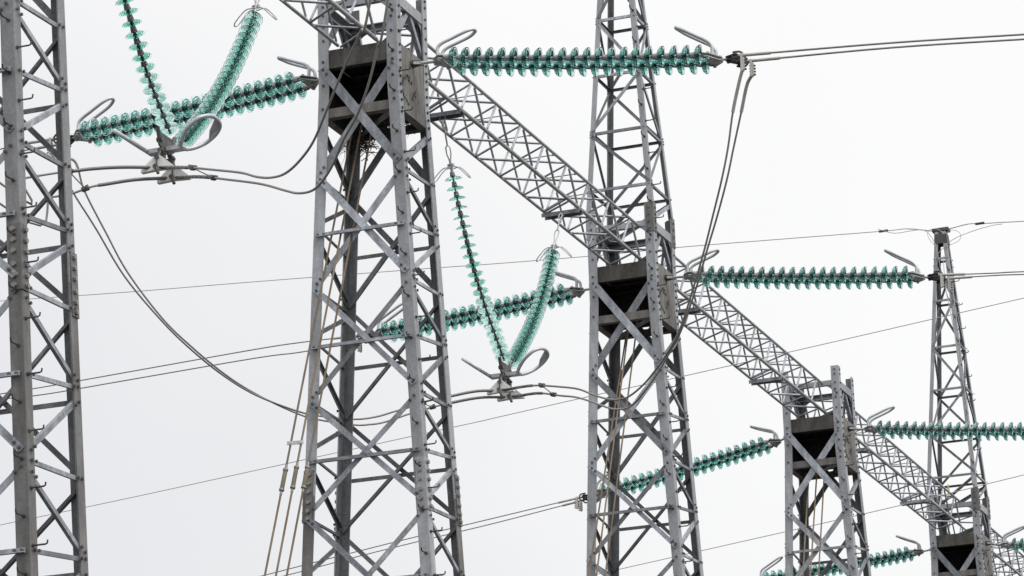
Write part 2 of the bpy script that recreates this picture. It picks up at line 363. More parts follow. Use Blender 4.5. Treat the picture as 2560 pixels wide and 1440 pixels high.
    mb = MB(); mb.lbar(o + V((-.44, .42, -.79)), o + V((.42, -.42, -.79)), V((.69, .71, 0)), -Z_, .08, .06, .008)
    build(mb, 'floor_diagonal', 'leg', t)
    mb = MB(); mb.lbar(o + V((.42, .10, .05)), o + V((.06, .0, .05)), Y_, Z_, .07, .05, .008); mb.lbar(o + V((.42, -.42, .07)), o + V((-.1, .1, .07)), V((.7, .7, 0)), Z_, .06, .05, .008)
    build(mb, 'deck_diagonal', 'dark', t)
    # ring frame over the beams
    for face in ('AB', 'BC', 'DC', 'AD'):
        nr = FACES[face][2]; A_, B_ = FACES[face][0], FACES[face][1]
        i0, i1 = fp(face, A_, .60, -.016, .02), fp(face, B_, .60, -.016, .02); d = (i1 - i0).normalized()
        mb = MB(); hh = .085 if face in ('AB', 'DC') else .13
        mb.plate([i0, i1, i1 - Z_ * hh, i0 - Z_ * hh], nr * .01)
        mb.plate([i0 - nr * .007, i1 - nr * .007, i1 - nr * .085, i0 - nr * .085], Z_ * .009)
        mb.plate([i0 - nr * .007 - Z_ * (hh - .006), i1 - nr * .007 - Z_ * (hh - .006), i1 - nr * .07 - Z_ * (hh - .006), i0 - nr * .07 - Z_ * (hh - .006)], Z_ * .009)
        rb = build(mb, 'ring_beam', 'leg', t)
        for p, dd in ((i0, d), (i1, -d)):
            mb = MB(); q = p + dd * .08 - Z_ * (hh - .002) - nr * .012; R_ = .20
            poly = [q, q + dd * R_] + [q + dd * (R_ - R_ * math.sin(a)) - Z_ * (R_ - R_ * math.cos(a)) for a in [math.pi / 2 * k / 6 for k in range(1, 7)]]
            mb.plate(poly, nr * .008); build(mb, 'haunch', 'leg', rb)
        if face in ('BC', 'AD', 'DC'):
            for c, s in ((A_, 1), (B_, -1)):
                mb = MB(); p0 = (i0 + i1) / 2 + d * (-.03 * s) - Z_ * .1 - nr * .02; p1 = facept(n, face, c, .04, -.03, .07)
                dv = (p1 - p0).normalized(); a = nr.cross(dv).normalized()
                if face == 'DC': p0 = i0 + d * .12 * 1 - Z_ * .1 - nr * .03 if s == 1 else i1 - d * .12 - Z_ * .1 - nr * .03; p1 = facept(n, face, c, .04, -.03, .22)
                mb.lbar(p0 - a * .03, p1 - a * .03, a, -nr, .062, .05, .008); build(mb, 'ring_strut', 'brace', t)
    for c, (su, sw) in SG.items():      # gusset plates at the ring corners
        mb = MB(); p = legpt(n, c, .6); a, b = V((-su, 0, 0)), V((0, -sw, 0))
        mb.plate([p + a * .09 + b * .03, p + a * .30 + b * .03, p + a * .03 + b * .30, p + b * .1 + a * .03], Z_ * .01)
        build(mb, 'gusset_plate', 'legw' if c == 'B' else 'leg', t)
    if MAST.get(n):
        lv = [1.15, 2.03, 2.92, 3.80, 4.76, 5.64]
        for i, z in enumerate(lv):
            for face in ('AB', 'DC', 'BC', 'AD'):
                a_, b_ = FACES[face][0], FACES[face][1]
                def bar(z0, c0, z1, c1, outer, wd):
                    mb = MB(); nr = FACES[face][2]; off = .003 if outer else -.013; b = nr if outer else -nr
                    p0, p1 = facept(n, face, c0, z0, off, .03), facept(n, face, c1, z1, off, .03); d = (p1 - p0).normalized(); a = nr.cross(d).normalized()
                    mb.lbar(p0 - a * wd / 2, p1 - a * wd / 2, a, b, wd, .016 if outer else wd * .8, .006)
                    for p in (p0, p1): mb.bolt(p - nr * off + nr * (max(off, 0) + .007), nr, .013, .012)
                    build(mb, 'mast_brace', 'brace_dark' if face in ('DC', 'AD') else 'brace', t)
                bar(z, a_, z, b_, False, .04)
                if i < len(lv) - 1:
                    fl = (i % 2 == 0) ^ (face in ('DC', 'BC'))
                    z1 = lv[i + 1]
                    if i == len(lv) - 2: z1 = lv[i + 1] - .1
                    ou = face in ('AB', 'DC')
                    if fl: bar(z + .04, b_, z1 - .04, a_, ou, .048)
                    else: bar(z + .04, a_, z1 - .04, b_, ou, .048)
        # short struts from the mast foot up to the first level, and the heavy diagonal across the top of the legs
        for face, c0, c1 in (('BC', 'B', 'C'), ('AB', 'B', 'A'), ('AD', 'D', 'A'), ('DC', 'D', 'C')):
            mb = MB(); nr = FACES[face][2]; p0, p1 = facept(n, face, c0, .64, -.014, .07), facept(n, face, c1, 1.05, -.014, .05); d = (p1 - p0).normalized(); a = nr.cross(d).normalized()
            if face == 'AB': continue
            mb.lbar(p0 - a * .03, p1 - a * .03, a, -nr, .06, .05, .008); build(mb, 'mast_brace', 'brace', t)
        mb = MB(); p0, p1 = legpt(n, 'B', 1.1) + V((-.05, .05, 0)), legpt(n, 'D', .80) + V((.05, -.05, 0)); d = (p1 - p0).normalized(); a = Z_.cross(d).normalized()
        mb.lbar(p0 - a * .04, p1 - a * .04, a, Z_, .08, .07, .009); build(mb, 'mast_brace', 'brace', t)
        # peak
        mb = MB(); pk = TO(n) + Z_ * 6.2 + X_ * MAST[n][1]
        mb.box(pk + Z_ * .05, X_ * .33, Y_ * .2, Z_ * .065); mb.box(pk + Z_ * .0, X_ * .2, Y_ * .18, Z_ * .1)
        build(mb, 'peak_cap', 'dark', t)
        mb = MB()
        for f_, nr in (('AB', -Y_), ('DC', Y_), ('BC', X_), ('AD', -X_)):
            a_, b_ = FACES[f_][0], FACES[f_][1]
            mb.plate([legpt(n, a_, 6.15) + nr * .004, legpt(n, b_, 6.15) + nr * .004, legpt(n, b_, 5.95) + nr * .004, legpt(n, a_, 5.95) + nr * .004], nr * .008)
        build(mb, 'peak_plate', 'dark', t)
    return t

T = {}
T[0] = make_tower(0, 'nearest lattice tower, cut by the left edge, only its legs and bracing showing', (-3.0, -9.4))
T[1] = make_tower(1, 'tall lattice tower left of centre with a bird nest under its dark open box', (.9, -6.6))
T[2] = make_tower(2, 'lattice tower right of centre carrying a pointed mast cut off by the top edge', (6.2, -5.0))
T[3] = make_tower(3, 'smaller lattice tower with two bare leg stubs above its box and no mast', (.9, -3.2))
T[4] = make_tower(4, 'farthest lattice tower at lower right, its tall mast ending in a flat black cap', (6.3, -1.4))

# ------------------------------------------------------------------ lattice beams between the towers
BL, BR_, BZ, TZ = -.25, .235, .043, .52
def make_beam(n, label):
    """truss from tower n to tower n+1"""
    b0 = O1 + Y_ * (n - 1) * S
    t = thing('lattice_beam', label, 'beam', b0 + Y_ * S / 2)
    y0, y1 = -.0, S - .47
    y0 = .42
    def pt(x, z, y): return b0 + V((x, y, z))
    for x, z, r in ((BL, BZ, .021), (BR_, BZ, .027), (BR_ + .01, TZ, .022), (BL, TZ, .02)):
        mb = MB(); mb.tube([pt(x, z, y0), pt(x, z, y1)], r, 10); build(mb, 'chord', 'chord', t)
    def bar(p0, p1, r, trim=.05):
        d = (p1 - p0).normalized(); mb = MB(); mb.tube([p0 + d * trim, p1 - d * trim], r * 1.15, 7)
        for q, s in ((p0, 1), (p1, -1)): mb.box(q + d * trim * s * .9, d * .07, d.cross(Z_).normalized() * .006, d.cross(d.cross(Z_)).normalized() * .03)
        build(mb, 'truss_brace', 'truss', t)
    e = .035
    for k in range(-1, 12):
        lo = (k + .5) * P
        for s in (-1, 1):
            yy = lo + s * P / 2; f0, f1 = lo + s * e, yy - s * e
            if min(lo, yy) >= y0 - .1 and max(lo, yy) <= y1 + .12:
                bar(pt(BL, BZ, f0 - .02), pt(BL, TZ, f1), .013)                      # left side
                bar(pt(BL, BZ - .01, f0 + .05), pt(BR_, BZ - .01, f1 + .03), .013 if s < 0 else .0145)   # underside
            ya, yb = k * P, k * P + s * P / 2; g0, g1 = ya + s * e, yb - s * e
            if min(ya, yb) >= y0 - .1 and max(ya, yb) <= y1 + .12:
                bar(pt(BR_ + .01, TZ, g0), pt(BR_, BZ, g1), .0145)                   # right side
                bar(pt(BR_ + .01, TZ, g0 - .05), pt(BL, TZ, g1 - .03), .012 if s > 0 else .0145)   # top
        if 3 <= k <= 8:
            bar(pt(BL, TZ + .01, lo), pt(BR_, TZ + .01, lo), .007, .02)
    for yy in (2.5 * P, 7.5 * P):
        mb = MB()
        p0, p1 = pt(BL - .03, BZ - .035, yy), pt(BR_ + .03, BZ - .035, yy)
        mb.plate([p0 - Y_ * .06, p1 - Y_ * .06, p1 + Y_ * .06, p0 + Y_ * .06], Z_ * .01)
        for s in (-1, 1): mb.plate([p0 + Y_ * .066 * s + Z_ * .006, p1 + Y_ * .066 * s + Z_ * .006, p1 + Y_ * .066 * s - Z_ * .05, p0 + Y_ * .066 * s - Z_ * .05], Y_ * .009)
        mb.lbar(pt(BL, BZ - .005, yy - .05), pt(BR_ - .06, BZ + .02, yy - P * .42), X_, Z_, .04, .03, .006)
        build(mb, 'hanger_beam', 'brace', t)
    return t
make_beam(0, 'tube lattice beam entering at the top edge and ending on the tower with the nest')
make_beam(1, 'longest lattice beam sloping from the nest tower down to the masted tower at centre right')
make_beam(2, 'lattice beam sloping from the masted centre right tower down to the stubby tower')
make_beam(3, 'lattice beam from the stubby tower down to the farthest tower with a black capped mast')
make_beam(4, 'small lattice beam beyond the farthest tower, cut by the right edge of the photo')

# ------------------------------------------------------------------ insulators
def disc_mesh(D, tens):
    k = D / .24
    g = MB()
    if tens:
        prof = [(.030, .028), (.045, .030), (.060, .029), (.085, .021), (.104, .007), (.115, -.011), (.1200, -.028), (.1195, -.036), (.1155, -.036), (.110, -.020), (.103, -.006), (.0985, -.002),
                (.0955, -.032), (.0890, -.033), (.086, .006), (.078, .012), (.0745, .014), (.0715, -.030), (.0650, -.031), (.062, .016), (.055, .018), (.0515, .018), (.0485, -.020), (.042, -.020), (.038, .016), (.030, .028)]
    else:
        prof = [(.030, .020), (.046, .021), (.070, .016), (.096, .006), (.113, -.004), (.1195, -.011), (.1200, -.020), (.1150, -.021), (.1125, -.010), (.105, -.002), (.0985, .001),
                (.0965, -.020), (.0875, -.021), (.0855, .005), (.078, .008), (.0745, .009), (.0725, -.021), (.0640, -.022), (.0620, .011), (.056, .012), (.0530, .012), (.051, -.016), (.0435, -.017), (.042, .012), (.036, .013), (.030, .020)]
    g.lathe([(r * k, z * k) for r, z in prof], 40)
    me = g.mesh('glass_disc', 'glassT' if tens else 'glassV')
    c = MB(); c.lathe([(0, .096), (.024, .096), (.030, .092), (.034, .078), (.039, .036), (.041, .030), (.039, .022), (.0, .022)], 18)
    c.lathe([(.0, .02), (.028, .018), (.020, -.004), (.013, -.016), (.013, -.062), (.0, -.064)], 12)
    c.v = [(x * k, y * k, z * k) for x, y, z in c.v]
    mc = c.mesh('metal_cap', 'cap' if tens else 'capV')
    return me, mc
DT = disc_mesh(.243, True); DV = disc_mesh(.207, False)
def put_disc(me, par, p, axis):
    """axis points to the cap side"""
    base = V(par.location); o = bpy.data.objects.new('glass_disc', me[0]); sc.collection.objects.link(o); o.parent = par
    q = axis.to_track_quat('Z', 'Y') @ Matrix.Rotation(random.uniform(0, 6.28), 3, 'Z').to_quaternion()
    o.location = p - base; o.rotation_mode = 'QUATERNION'; o.rotation_quaternion = q
    c = bpy.data.objects.new('metal_cap', me[1]); sc.collection.objects.link(c); c.parent = o
def horn(P0, slant, side, r=.021, h=.10):
    """racket shaped arcing horn: two legs apart along side, bent over along slant"""
    L1 = [P0, P0 + Z_ * h, P0 + Z_ * (h + .06) + slant * .045, P0 + Z_ * (h + .125) + slant * .17, P0 + Z_ * (h + .205) + slant * .33]
    a, b = side * .085, -side * .085
    tip = P0 + Z_ * (h + .25) + slant * .41
    pts = [q + a for q in L1] + [tip + a * .55, tip + Z_ * .006 + slant * .02, tip + b * .55] + [q + b for q in L1[::-1]]
    mb = MB(); mb.tube(smooth(pts, 4), r, 9); return mb
def yoke(mb, apex, base, side, hw, up):
    d = (base - apex).normalized(); 
    for s in (-1, 1):
        o_ = up * .02 * s
        mb.plate([apex + side * .035 - d * .03 + o_, apex - side * .035 - d * .03 + o_, base - side * (hw + .035) - d * .01 + o_, base - side * (hw + .03) + d * .04 + o_, base + side * (hw + .03) + d * .04 + o_, base + side * (hw + .035) - d * .01 + o_], up * .009)
    for q in (apex, base + side * hw, base - side * hw, (apex + base) / 2):
        mb.bolt(q + up * .024, up, .022, .018); mb.bolt(q - up * .024, -up, .022, .022)
ENDS = {}
def tension_set(n, sgn, dx, dy, dz, label, f0=1.05, z0=-.205):
    """double string on the side plate of tower n; sgn +1 to the right"""
    o = TO(n) + V((0, 0, 0)); t = thing('insulator_set', label, 'insulator', o + V((sgn * .5, 0, -.15)), 'double strain insulator strings on the tower boxes')
    A = o + V((sgn * f0, 0, z0)); B = A + V((sgn * dx, dy, dz)); d = (B - A).normalized(); side = Z_.cross(d).normalized(); side = (side + Y_ * (3 if side.y > 0 else -3)).normalized(); up = d.cross(side).normalized()
    if up.z < 0: up = -up
    hw = .15
    for s in (-1, 1):
        for k in range(21):
            f = k / 20; p = A.lerp(B, f) + side * hw * s - Z_ * (.02 * 4 * f * (1 - f))
            sl = (B - A) / (B - A).length - Z_ * (.02 * 4 * (1 - 2 * f) / (B - A).length)
            put_disc(DT, t, p, -sl.normalized())
    # tower end fittings
    lug = o + V((sgn * .53, 0, -.15)); ap = A - d * .25; bs = A - d * .15
    mb = MB(); mb.tube([lug, lug + (ap - lug) * .5, ap], .02, 8); mb.box(lug + d * .05, d * .12, side * .07, up * .035); build(mb, 'link', 'fit', t)
    mb = MB(); yoke(mb, ap, bs, side, hw, up); yk = build(mb, 'yoke_plate', 'fit', t)
    for s in (-1, 1):
        mb = MB(); q = A + side * hw * s; mb.tube([q - d * .16, q - d * .075], .014, 7); build(mb, 'clevis', 'dark', yk)
    build(horn((ap + bs) / 2 + up * .03, d, side), 'arcing_horn', 'horn', t)
    # line end fittings
    bs2 = B + d * .12; ap2 = B + d * .22
    mb = MB(); yoke(mb, ap2, bs2, side, hw, up); yk = build(mb, 'yoke_plate', 'fit', t)
    for s in (-1, 1):
        mb = MB(); q = B + side * hw * s; mb.tube([q + d * .05, q + d * .13], .02, 7); mb.box(q + d * .09, d * .07, side * .055, up * .05); build(mb, 'clevis', 'dark', yk)
    build(horn((ap2 + bs2) / 2 - d * .02 + up * .03, -d, side), 'arcing_horn', 'horn', t)
    a3 = ap2 + d * (.10 if sgn > 0 else .07); b3 = a3 + d * .10
    mb = MB(); mb.tube([ap2, a3], .018, 8); build(mb, 'link', 'fit', t)
    mb = MB(); yoke(mb, a3, b3, side, .1, up)
    for s in (-1, 1):
        q = b3 + side * .1 * s
        mb.tube(smooth([q - d * .03 + up * .05, q + d * .06 + up * .055, q + d * .10, q + d * .06 - up * .055, q - d * .03 - up * .05], 4), .013, 7)
    build(mb, 'yoke_plate', 'dark', t)
    ENDS[(n, sgn)] = (b3, d, side, up)
RS = ', second end towards the right'
tension_set(1, 1, 2.868, .35, -.325, 'double string of green discs right of the nest tower, highest of the level strings')
tension_set(2, 1, 2.858, .35, -.305, 'double string of green glass discs on the right of the masted centre right tower')
tension_set(3, 1, 2.858, .35, -.285, 'double green disc string right of the stubby tower, crossing the black capped mast', z0=-.23)
tension_set(4, 1, 2.858, .35, -.285, 'double green disc string at the lower right corner, beyond the farthest tower', z0=-.25)
tension_set(1, -1, 2.767, .1, -.157, 'sloping double green disc string left of the nest tower, behind a hanging V', f0=.99, z0=-.17)
tension_set(2, -1, 2.785, .1, -.175, 'sloping double string of green discs ending behind the right legs of the nest tower', f0=1.02, z0=-.18)
tension_set(3, -1, 2.87, .08, -.46, 'sloping double string of green discs seen through the legs of the masted centre right tower', f0=.97, z0=-.26)
tension_set(4, -1, 2.85, .03, -.19, 'sloping double string of green discs at the bottom edge behind the stubby tower legs', f0=1.03, z0=-.19)

# centres of the hanging discs: sight lines met with the beam's own vertical plane, the left arms sagging a little out of it
def vpts(raw, sag, cnt=21):
    r = []
    for k, (px, py) in enumerate(raw):
        f = (k + 21 - len(raw)) / 20; r.append(atx(px, py, O1.x) + ray(px, py).normalized() * (-sag * 4 * f * (1 - f)))
    return [V(r[0])] + [(r[k - 1] + r[k] * 2 + r[k + 1]) / 4 for k in range(1, len(r) - 1)] + [V(r[-1])]
e4 = lambda x, y: (1000 + x / 3.2, 250 + y / 3.2); e13 = lambda x, y: (900 + x / 3.13, 600 + y / 3.13); e1 = lambda x, y: (x / 2.88, y / 2.88)
VPOS = {}
VPOS[(1, 'L')] = vpts([e4(*q) for q in ((425, 625), (440, 705), (457, 782), (472, 860), (490, 937), (507, 1015), (527, 1090), (543, 1165))] +
                      [e13(*q) for q in ((863, 115), (882, 190), (900, 262), (921, 332), (943, 400), (963, 465), (982, 532), (1005, 597), (1027, 658), (1050, 722), (1072, 785), (1095, 846), (1115, 905))], .22)
VPOS[(1, 'R')] = vpts([e13(*q) for q in ((1505, 110), (1495, 160), (1485, 210), (1474, 261), (1462, 309), (1450, 356), (1437, 402), (1424, 447), (1410, 492), (1395, 536), (1379, 579), (1362, 620), (1346, 660), (1329, 700), (1311, 738), (1292, 774), (1274, 810), (1256, 845), (1237, 879), (1217, 912), (1200, 945))], 0)
VPOS[(0, 'R')] = vpts([e1(*q) for q in ((1828, 130), (1808, 182), (1787, 232), (1766, 283), (1745, 333), (1723, 382), (1702, 430), (1680, 478), (1657, 525), (1633, 570), (1608, 615), (1582, 660), (1556, 703), (1528, 747), (1500, 790), (1470, 832), (1440, 872), (1410, 908), (1382, 943), (1354, 977), (1325, 1010))], 0)
low = vpts([e1(*q) for q in ((897, 0), (924, 79), (947, 161), (970, 243), (995, 324), (1020, 405), (1045, 484), (1071, 560), (1098, 635), (1127, 707), (1155, 778), (1183, 849), (1212, 922))], .22)
up_ = [VPOS[(1, 'L')][k] - Y_ * S for k in range(9)]
VPOS[(0, 'L')] = [up_[k] + (low[0] - up_[8]) * (k / 8) for k in range(8)] + low
CLAMP = {}
def v_set(n, label, dy=0.0, dz=0.0):
    """V of two sagging strings under the beam that starts at tower n, plus its suspension fittings"""
    b = O1 + Y_ * (n - 1) * S
    t = thing('hanging_insulator_set', label, 'insulator', b + V((0, 4.2, -2.75)), 'V shaped hanging insulator sets')
    J = b + V((0, 4.11 + dy, -2.83 + dz))
    for h, key in (((2.171, -.03), 'L'), ((6.454, 0.0), 'R')):
        q0 = b + V((0, h[0], h[1])); pl = VPOS[(n, key)]
        for k in range(21):
            ax = (pl[max(0, k - 1)] - pl[min(20, k + 1)]).normalized(); put_disc(DV, t, pl[k], ax)
        p0 = pl[0]; dd = (p0 - q0).normalized()
        top = p0 - dd * .16
        mb = MB(); mb.tube(smooth([q0 + X_ * .035, q0 + X_ * .032 - Z_ * .05, q0 - Z_ * .075, q0 - X_ * .032 - Z_ * .05, q0 - X_ * .035], 4), .011, 7)
        mb.tube([q0 - Z_ * .07, q0 - Z_ * .07 + dd * .1], .014, 7)
        mb.tube([q0 + dd * .14, q0 + dd * .36], .012, 7)
        for s in (-1, 1): mb.tube([q0 + dd * .35, q0 + dd * .38 + X_ * .028 * s, q0 + dd * .46 + X_ * .028 * s, top - dd * .03], .009, 6); mb.tube([q0 + dd * .02, q0 + dd * .06 + X_ * .022 * s, q0 + dd * .11 + X_ * .022 * s, q0 + dd * .15], .009, 6)
        mb.tube([top - dd * .08, p0 - dd * .06], .018, 8); mb.bolt(top + X_ * .02, X_, .025, .02); mb.bolt(top - X_ * .02, -X_, .025, .02)
        build(mb, 'hanger_rod', 'fit', t)
        for s in (-1, 1):
            a = X_ * s; w2 = Y_ * .05
            c0 = top + dd * .03
            mb = MB(); mb.tube(smooth([c0 + w2, c0 + a * .10 + w2 + Z_ * .005, c0 + a * .22 + w2 * 1.05 - Z_ * .12, c0 + a * .245 - Z_ * .165, c0 + a * .22 - w2 * 1.05 - Z_ * .14, c0 + a * .10 - w2 - Z_ * .02, c0 - w2 - Z_ * .01], 5), .0075, 6)
            build(mb, 'arcing_horn', 'horn', t)
    # bottom joint
    mb = MB()
    mb.plate([J + V((0, -.20, .12)), J + V((0, .20, .12)), J + V((0, .16, -.02)), J + V((0, .05, -.07)), J + V((0, -.05, -.07)), J + V((0, -.16, -.02))], X_ * .02)
    for s in (-1, 1):
        mb.tube([J + V((0, .19 * s, .16)), J + V((0, .14 * s, .02))], .022, 7); mb.tube([J + V((.03, .14 * s, .04)), J + V((-.03, .14 * s, .04))], .028, 8)
        mb.tube([J + V((0, .10 * s, -.02)), J + V((0, .10 * s, -.15))], .02, 7); mb.box(J + V((0, .10 * s, -.13)), X_ * .07, Y_ * .05, Z_ * .07)
        mb.tube([J + V((-.05, .10 * s, -.1)), J + V((.05, .10 * s, -.1))], .016, 7)
    build(mb, 'joint_plate', 'dark', t)
    for s in (-1, 1):
        mb = MB(); c0 = J + V((.05 * s, 0, -.03)); sl = V((.80 * s, 0, .60)); 
        mb.box(c0 + V((.06 * s, 0, .0)), X_ * .18, Y_ * .10, Z_ * .045)
        c1 = c0 + V((.14 * s, 0, .0))
        prof = [(.0, .06), (.06, .15), (.17, .235), (.30, .25), (.40, .19), (.44, .06), (.43, -.09), (.34, -.21), (.20, -.215), (.07, -.14), (.0, -.06)]
        mb.tube(smooth([c1 + sl * a + Y_ * q for a, q in prof], 4), .0225, 8)
        mb.tube([c1 + sl * .0 + Y_ * .06, c1 + Y_ * -.06], .022, 8)
        mb.plate([c1 + sl * .22 + Y_ * .235, c1 + sl * .40 + Y_ * .18, c1 + sl * .435 + Y_ * .02, c1 + sl * .30 + Y_ * .12], sl.cross(Y_).normalized() * .012)
        build(mb, 'arcing_horn', 'horn', t)
    for i, s in enumerate((-1, 1)):
        c = J + V((0, .18 * s, 0)); c.z = b.z - 3.10 + dz
        CLAMP[(n, i)] = c
        ap = c + Z_ * .10
        mb = MB(); mb.plate([ap + X_ * .03 + Z_ * .02, ap - X_ * .03 + Z_ * .02, c - X_ * .18 - Z_ * .01, c - X_ * .18 - Z_ * .04, c + V((0, 0, -.03)), c + X_ * .18 - Z_ * .04, c + X_ * .18 - Z_ * .01], Y_ * .055)
        cl = build(mb, 'suspension_clamp', 'clampAl', t)
        mb = MB(); mb.bolt(ap - Y_ * .03, -Y_, .026, .02); mb.tube([ap - Z_ * .03 - Y_ * .04, c - Z_ * .02 - Y_ * .04], .009, 6); mb.tube([c - Y_ * .05 - Z_ * .015, c + X_ * .03 - Y_ * .06 - Z_ * .085], .017, 7); mb.bolt(c - Y_ * .03 - X_ * .01, -Y_, .026, .03)
        mb.tube([ap + Z_ * .10 - Y_ * .05 * s, ap], .018, 7); mb.tube([ap + Z_ * .10 - Y_ * .11 * s, ap + Z_ * .10 - Y_ * .03 * s], .026, 7)
        build(mb, 'clamp_bolt', 'dark', cl)
    return t
v_set(0, 'nearest hanging V of pale green discs, its left arm cut by the top edge', -.03, .0)
v_set(1, 'hanging V of pale green discs between the nest tower and the masted tower')

# ------------------------------------------------------------------ conductors
def cable(name, label, cat, pts, r, mat, group=None, parts=()):
    pts = list(pts)
    if cat == 'conductor': pts.append(pts[-1] + (pts[-1] - pts[-3]).normalized() * 40)
    if cat == 'wire':
        for e in (0, -1):
            if abs((CAM - pts[e]).cross(CF).length / (pts[e] - CAM).length) > .1 and (pts[e] - pkz).length > 1: q = pts[e] + (pts[e] - pts[2 if e == 0 else -3]).normalized() * 40; pts = [q] + pts if e == 0 else pts + [q]
    t = thing(name, label, cat, pts[0], group); mb = MB(); mb.tube(pts, r, 8); build(mb, 'strand', mat, t)
    for nm, p_, r_, m_ in parts:
        mb = MB(); mb.tube(p_, r_, 10); build(mb, nm, m_, t)
    return t
TERM = {}
def conductor(n, sgn, i, pix, label, r=.0095, sl=.42, off=0.0):
    """from the line end yoke out along measured points, all in the conductor's own vertical plane"""
    b3, d, side, up = ENDS[(n, sgn)]
    s = (-1 if i == 0 else 1) * (1 if side.y > 0 else -1)
    p0 = b3 + side * .1 * s + d * (off - (.09 if sgn > 0 else .03)); pl = []
    hd = V((d.x, d.y, 0)).normalized()
    for px, py in pix: pl.append(atplane(px, py, p0, p0 + hd))
    d2 = (pl[0] - p0).normalized(); pl = smooth([p0 + d2 * .1] + pl, 5); dd = (pl[3] - pl[0]).normalized()
    mb = None
    t = cable('line_conductor', label, 'conductor', pl, r, 'alu', 'overhead line conductors leaving the insulators',
              [('dead_end_sleeve', [p0 + d * .05, p0 + d * .16, p0 + d * .17], [.014, .014, .02], 'dark'), ('dead_end_sleeve', [pl[0] + dd * .03, pl[0] + dd * sl], .0205, 'sleeve')])
    q = p0 + d * .17
    mb = MB(); mb.box(q - Z_ * .075, d * .028, side * .045, Z_ * .21); mb.box(q - Z_ * .09 + d * .022, d * .012, side * .045, Z_ * .15)
    mb.extra = 'dark'
    for k in range(4):
        for e in (-1, 1): mb.bolt(q - Z_ * (.045 + .036 * k) + d * (.028 if e > 0 else -.014) + side * .0, d * e, .011, .02 if e > 0 else .01)
    build(mb, 'jumper_terminal', 'sleeve', t)
    TERM[(n, sgn, i)] = q - Z_ * .16
conductor(1, 1, 0, [(2230, 107), (2560, 86), (2900, 64)], 'upper of the twin wires at the upper right, going out from the highest level string', .0125, .40)
conductor(1, 1, 1, [(2230, 119), (2560, 98), (2900, 77)], 'lower of the twin wires at the upper right, going out from the highest level string', .0125, .40, .055)
conductor(2, 1, 0, [(2480, 683), (2560, 679), (2900, 668)], 'upper of the twin wires passing just right of the black capped mast', .0095, .40)
conductor(2, 1, 1, [(2480, 689), (2560, 686), (2900, 678)], 'lower of the twin wires passing just right of the black capped mast', .0095, .40, .06)
conductor(1, -1, 0, [(57, 360), (0, 373), (-200, 418)], 'upper of the short twin wires at the left edge, behind the nearest tower')
conductor(1, -1, 1, [(57, 377), (0, 391), (-200, 438)], 'lower of the short twin wires at the left edge, behind the nearest tower')
conductor(2, -1, 0, [(760, 855), (640, 873), (320, 930), (117, 966), (0, 985), (-200, 1020)], 'upper of the twin wires running from behind the nest tower to the left edge')
conductor(2, -1, 1, [(760, 879), (640, 895), (320, 950), (117, 985), (0, 999), (-200, 1034)], 'lower of the twin wires running from behind the nest tower to the left edge')
conductor(3, -1, 0, [(1240, 1294), (1040, 1342), (872, 1384), (677, 1434), (500, 1480)], 'upper of the twin wires dropping to the bottom edge behind the nest tower')
conductor(3, -1, 1, [(1240, 1307), (1040, 1355), (872, 1397), (752, 1429), (600, 1468)], 'lower of the twin wires dropping to the bottom edge behind the nest tower')

def jumper(key, i, left, right, Lterm, Rterm, label, spacers, arm):
    """slack loop: left terminal - clamp - right terminal; each half hangs in its own vertical plane"""
    c = CLAMP[(key, i)] + Z_ * -.0
    pl = ([Lterm] if Lterm else []); LT = Lterm or left[0]; 
    A = LT if Lterm else TO(key) + V((-3.9, .1 + (.2 if i else 0), -.6))
    B = Rterm if Rterm else TO(key) + V((4.4, -.1 + (.2 if i else 0), -.7))
    Lp = [atplane(x, y, A, c) for x, y in left]; Rp = [atplane(x, y, c, B) for x, y in right]
    pl = ([Lterm] if Lterm else [A]) + Lp + [c] + Rp + ([Rterm] if Rterm else [B])
    sp = smooth(pl, 6)
    ln = [0]
    for a, b in zip(sp[:-1], sp[1:]): ln.append(ln[-1] + (b - a).length)
    ic = min(range(len(sp)), key=lambda k: (sp[k] - c).length)
    def span(a, b): return [sp[k] for k in range(len(sp)) if a <= ln[k] - ln[ic] <= b]
    a0, a1 = arm
    parts = [('armour_rod', span(a0, a1), .0185, 'armour')]
    if Rterm: parts.append(('terminal_sleeve', span(ln[-1] - ln[ic] - .52, 99), .0205, 'sleeve'))
    if Lterm: parts.append(('terminal_sleeve', span(-99, -ln[ic] + .35), .018, 'sleeve'))
    t = cable('jumper_cable', label, 'cable', sp, .0122, 'alu', 'slack jumper cables under the hanging insulators', parts)
    return sp, ln, ic, t
def spacer(J0, J1, s0, s1, label):
    q = []
    for (sp, ln, ic, t), s in ((J0, s0), (J1, s1)): q.append(min(sp, key=lambda p: abs(ln[sp.index(p)] - ln[ic] - s)))
    t = thing('spacer', label, 'spacer', q[0], 'small spacers clamping the jumper cables')
    mb = MB(); mb.tube([q[0], q[1]], .0075, 7); build(mb, 'rod', 'fit', t)
    for p, J in zip(q, (J0, J1)):
        k = J[0].index(p); d = (J[0][min(k + 1, len(J[0]) - 1)] - J[0][k - 1]).normalized()
        mb = MB(); mb.tube([p - d * .035, p + d * .035], .028, 10); mb.box(p + Z_ * .015, d * .03, d.cross(Z_).normalized() * .085, Z_ * .03); build(mb, 'clamp', 'dark', t)
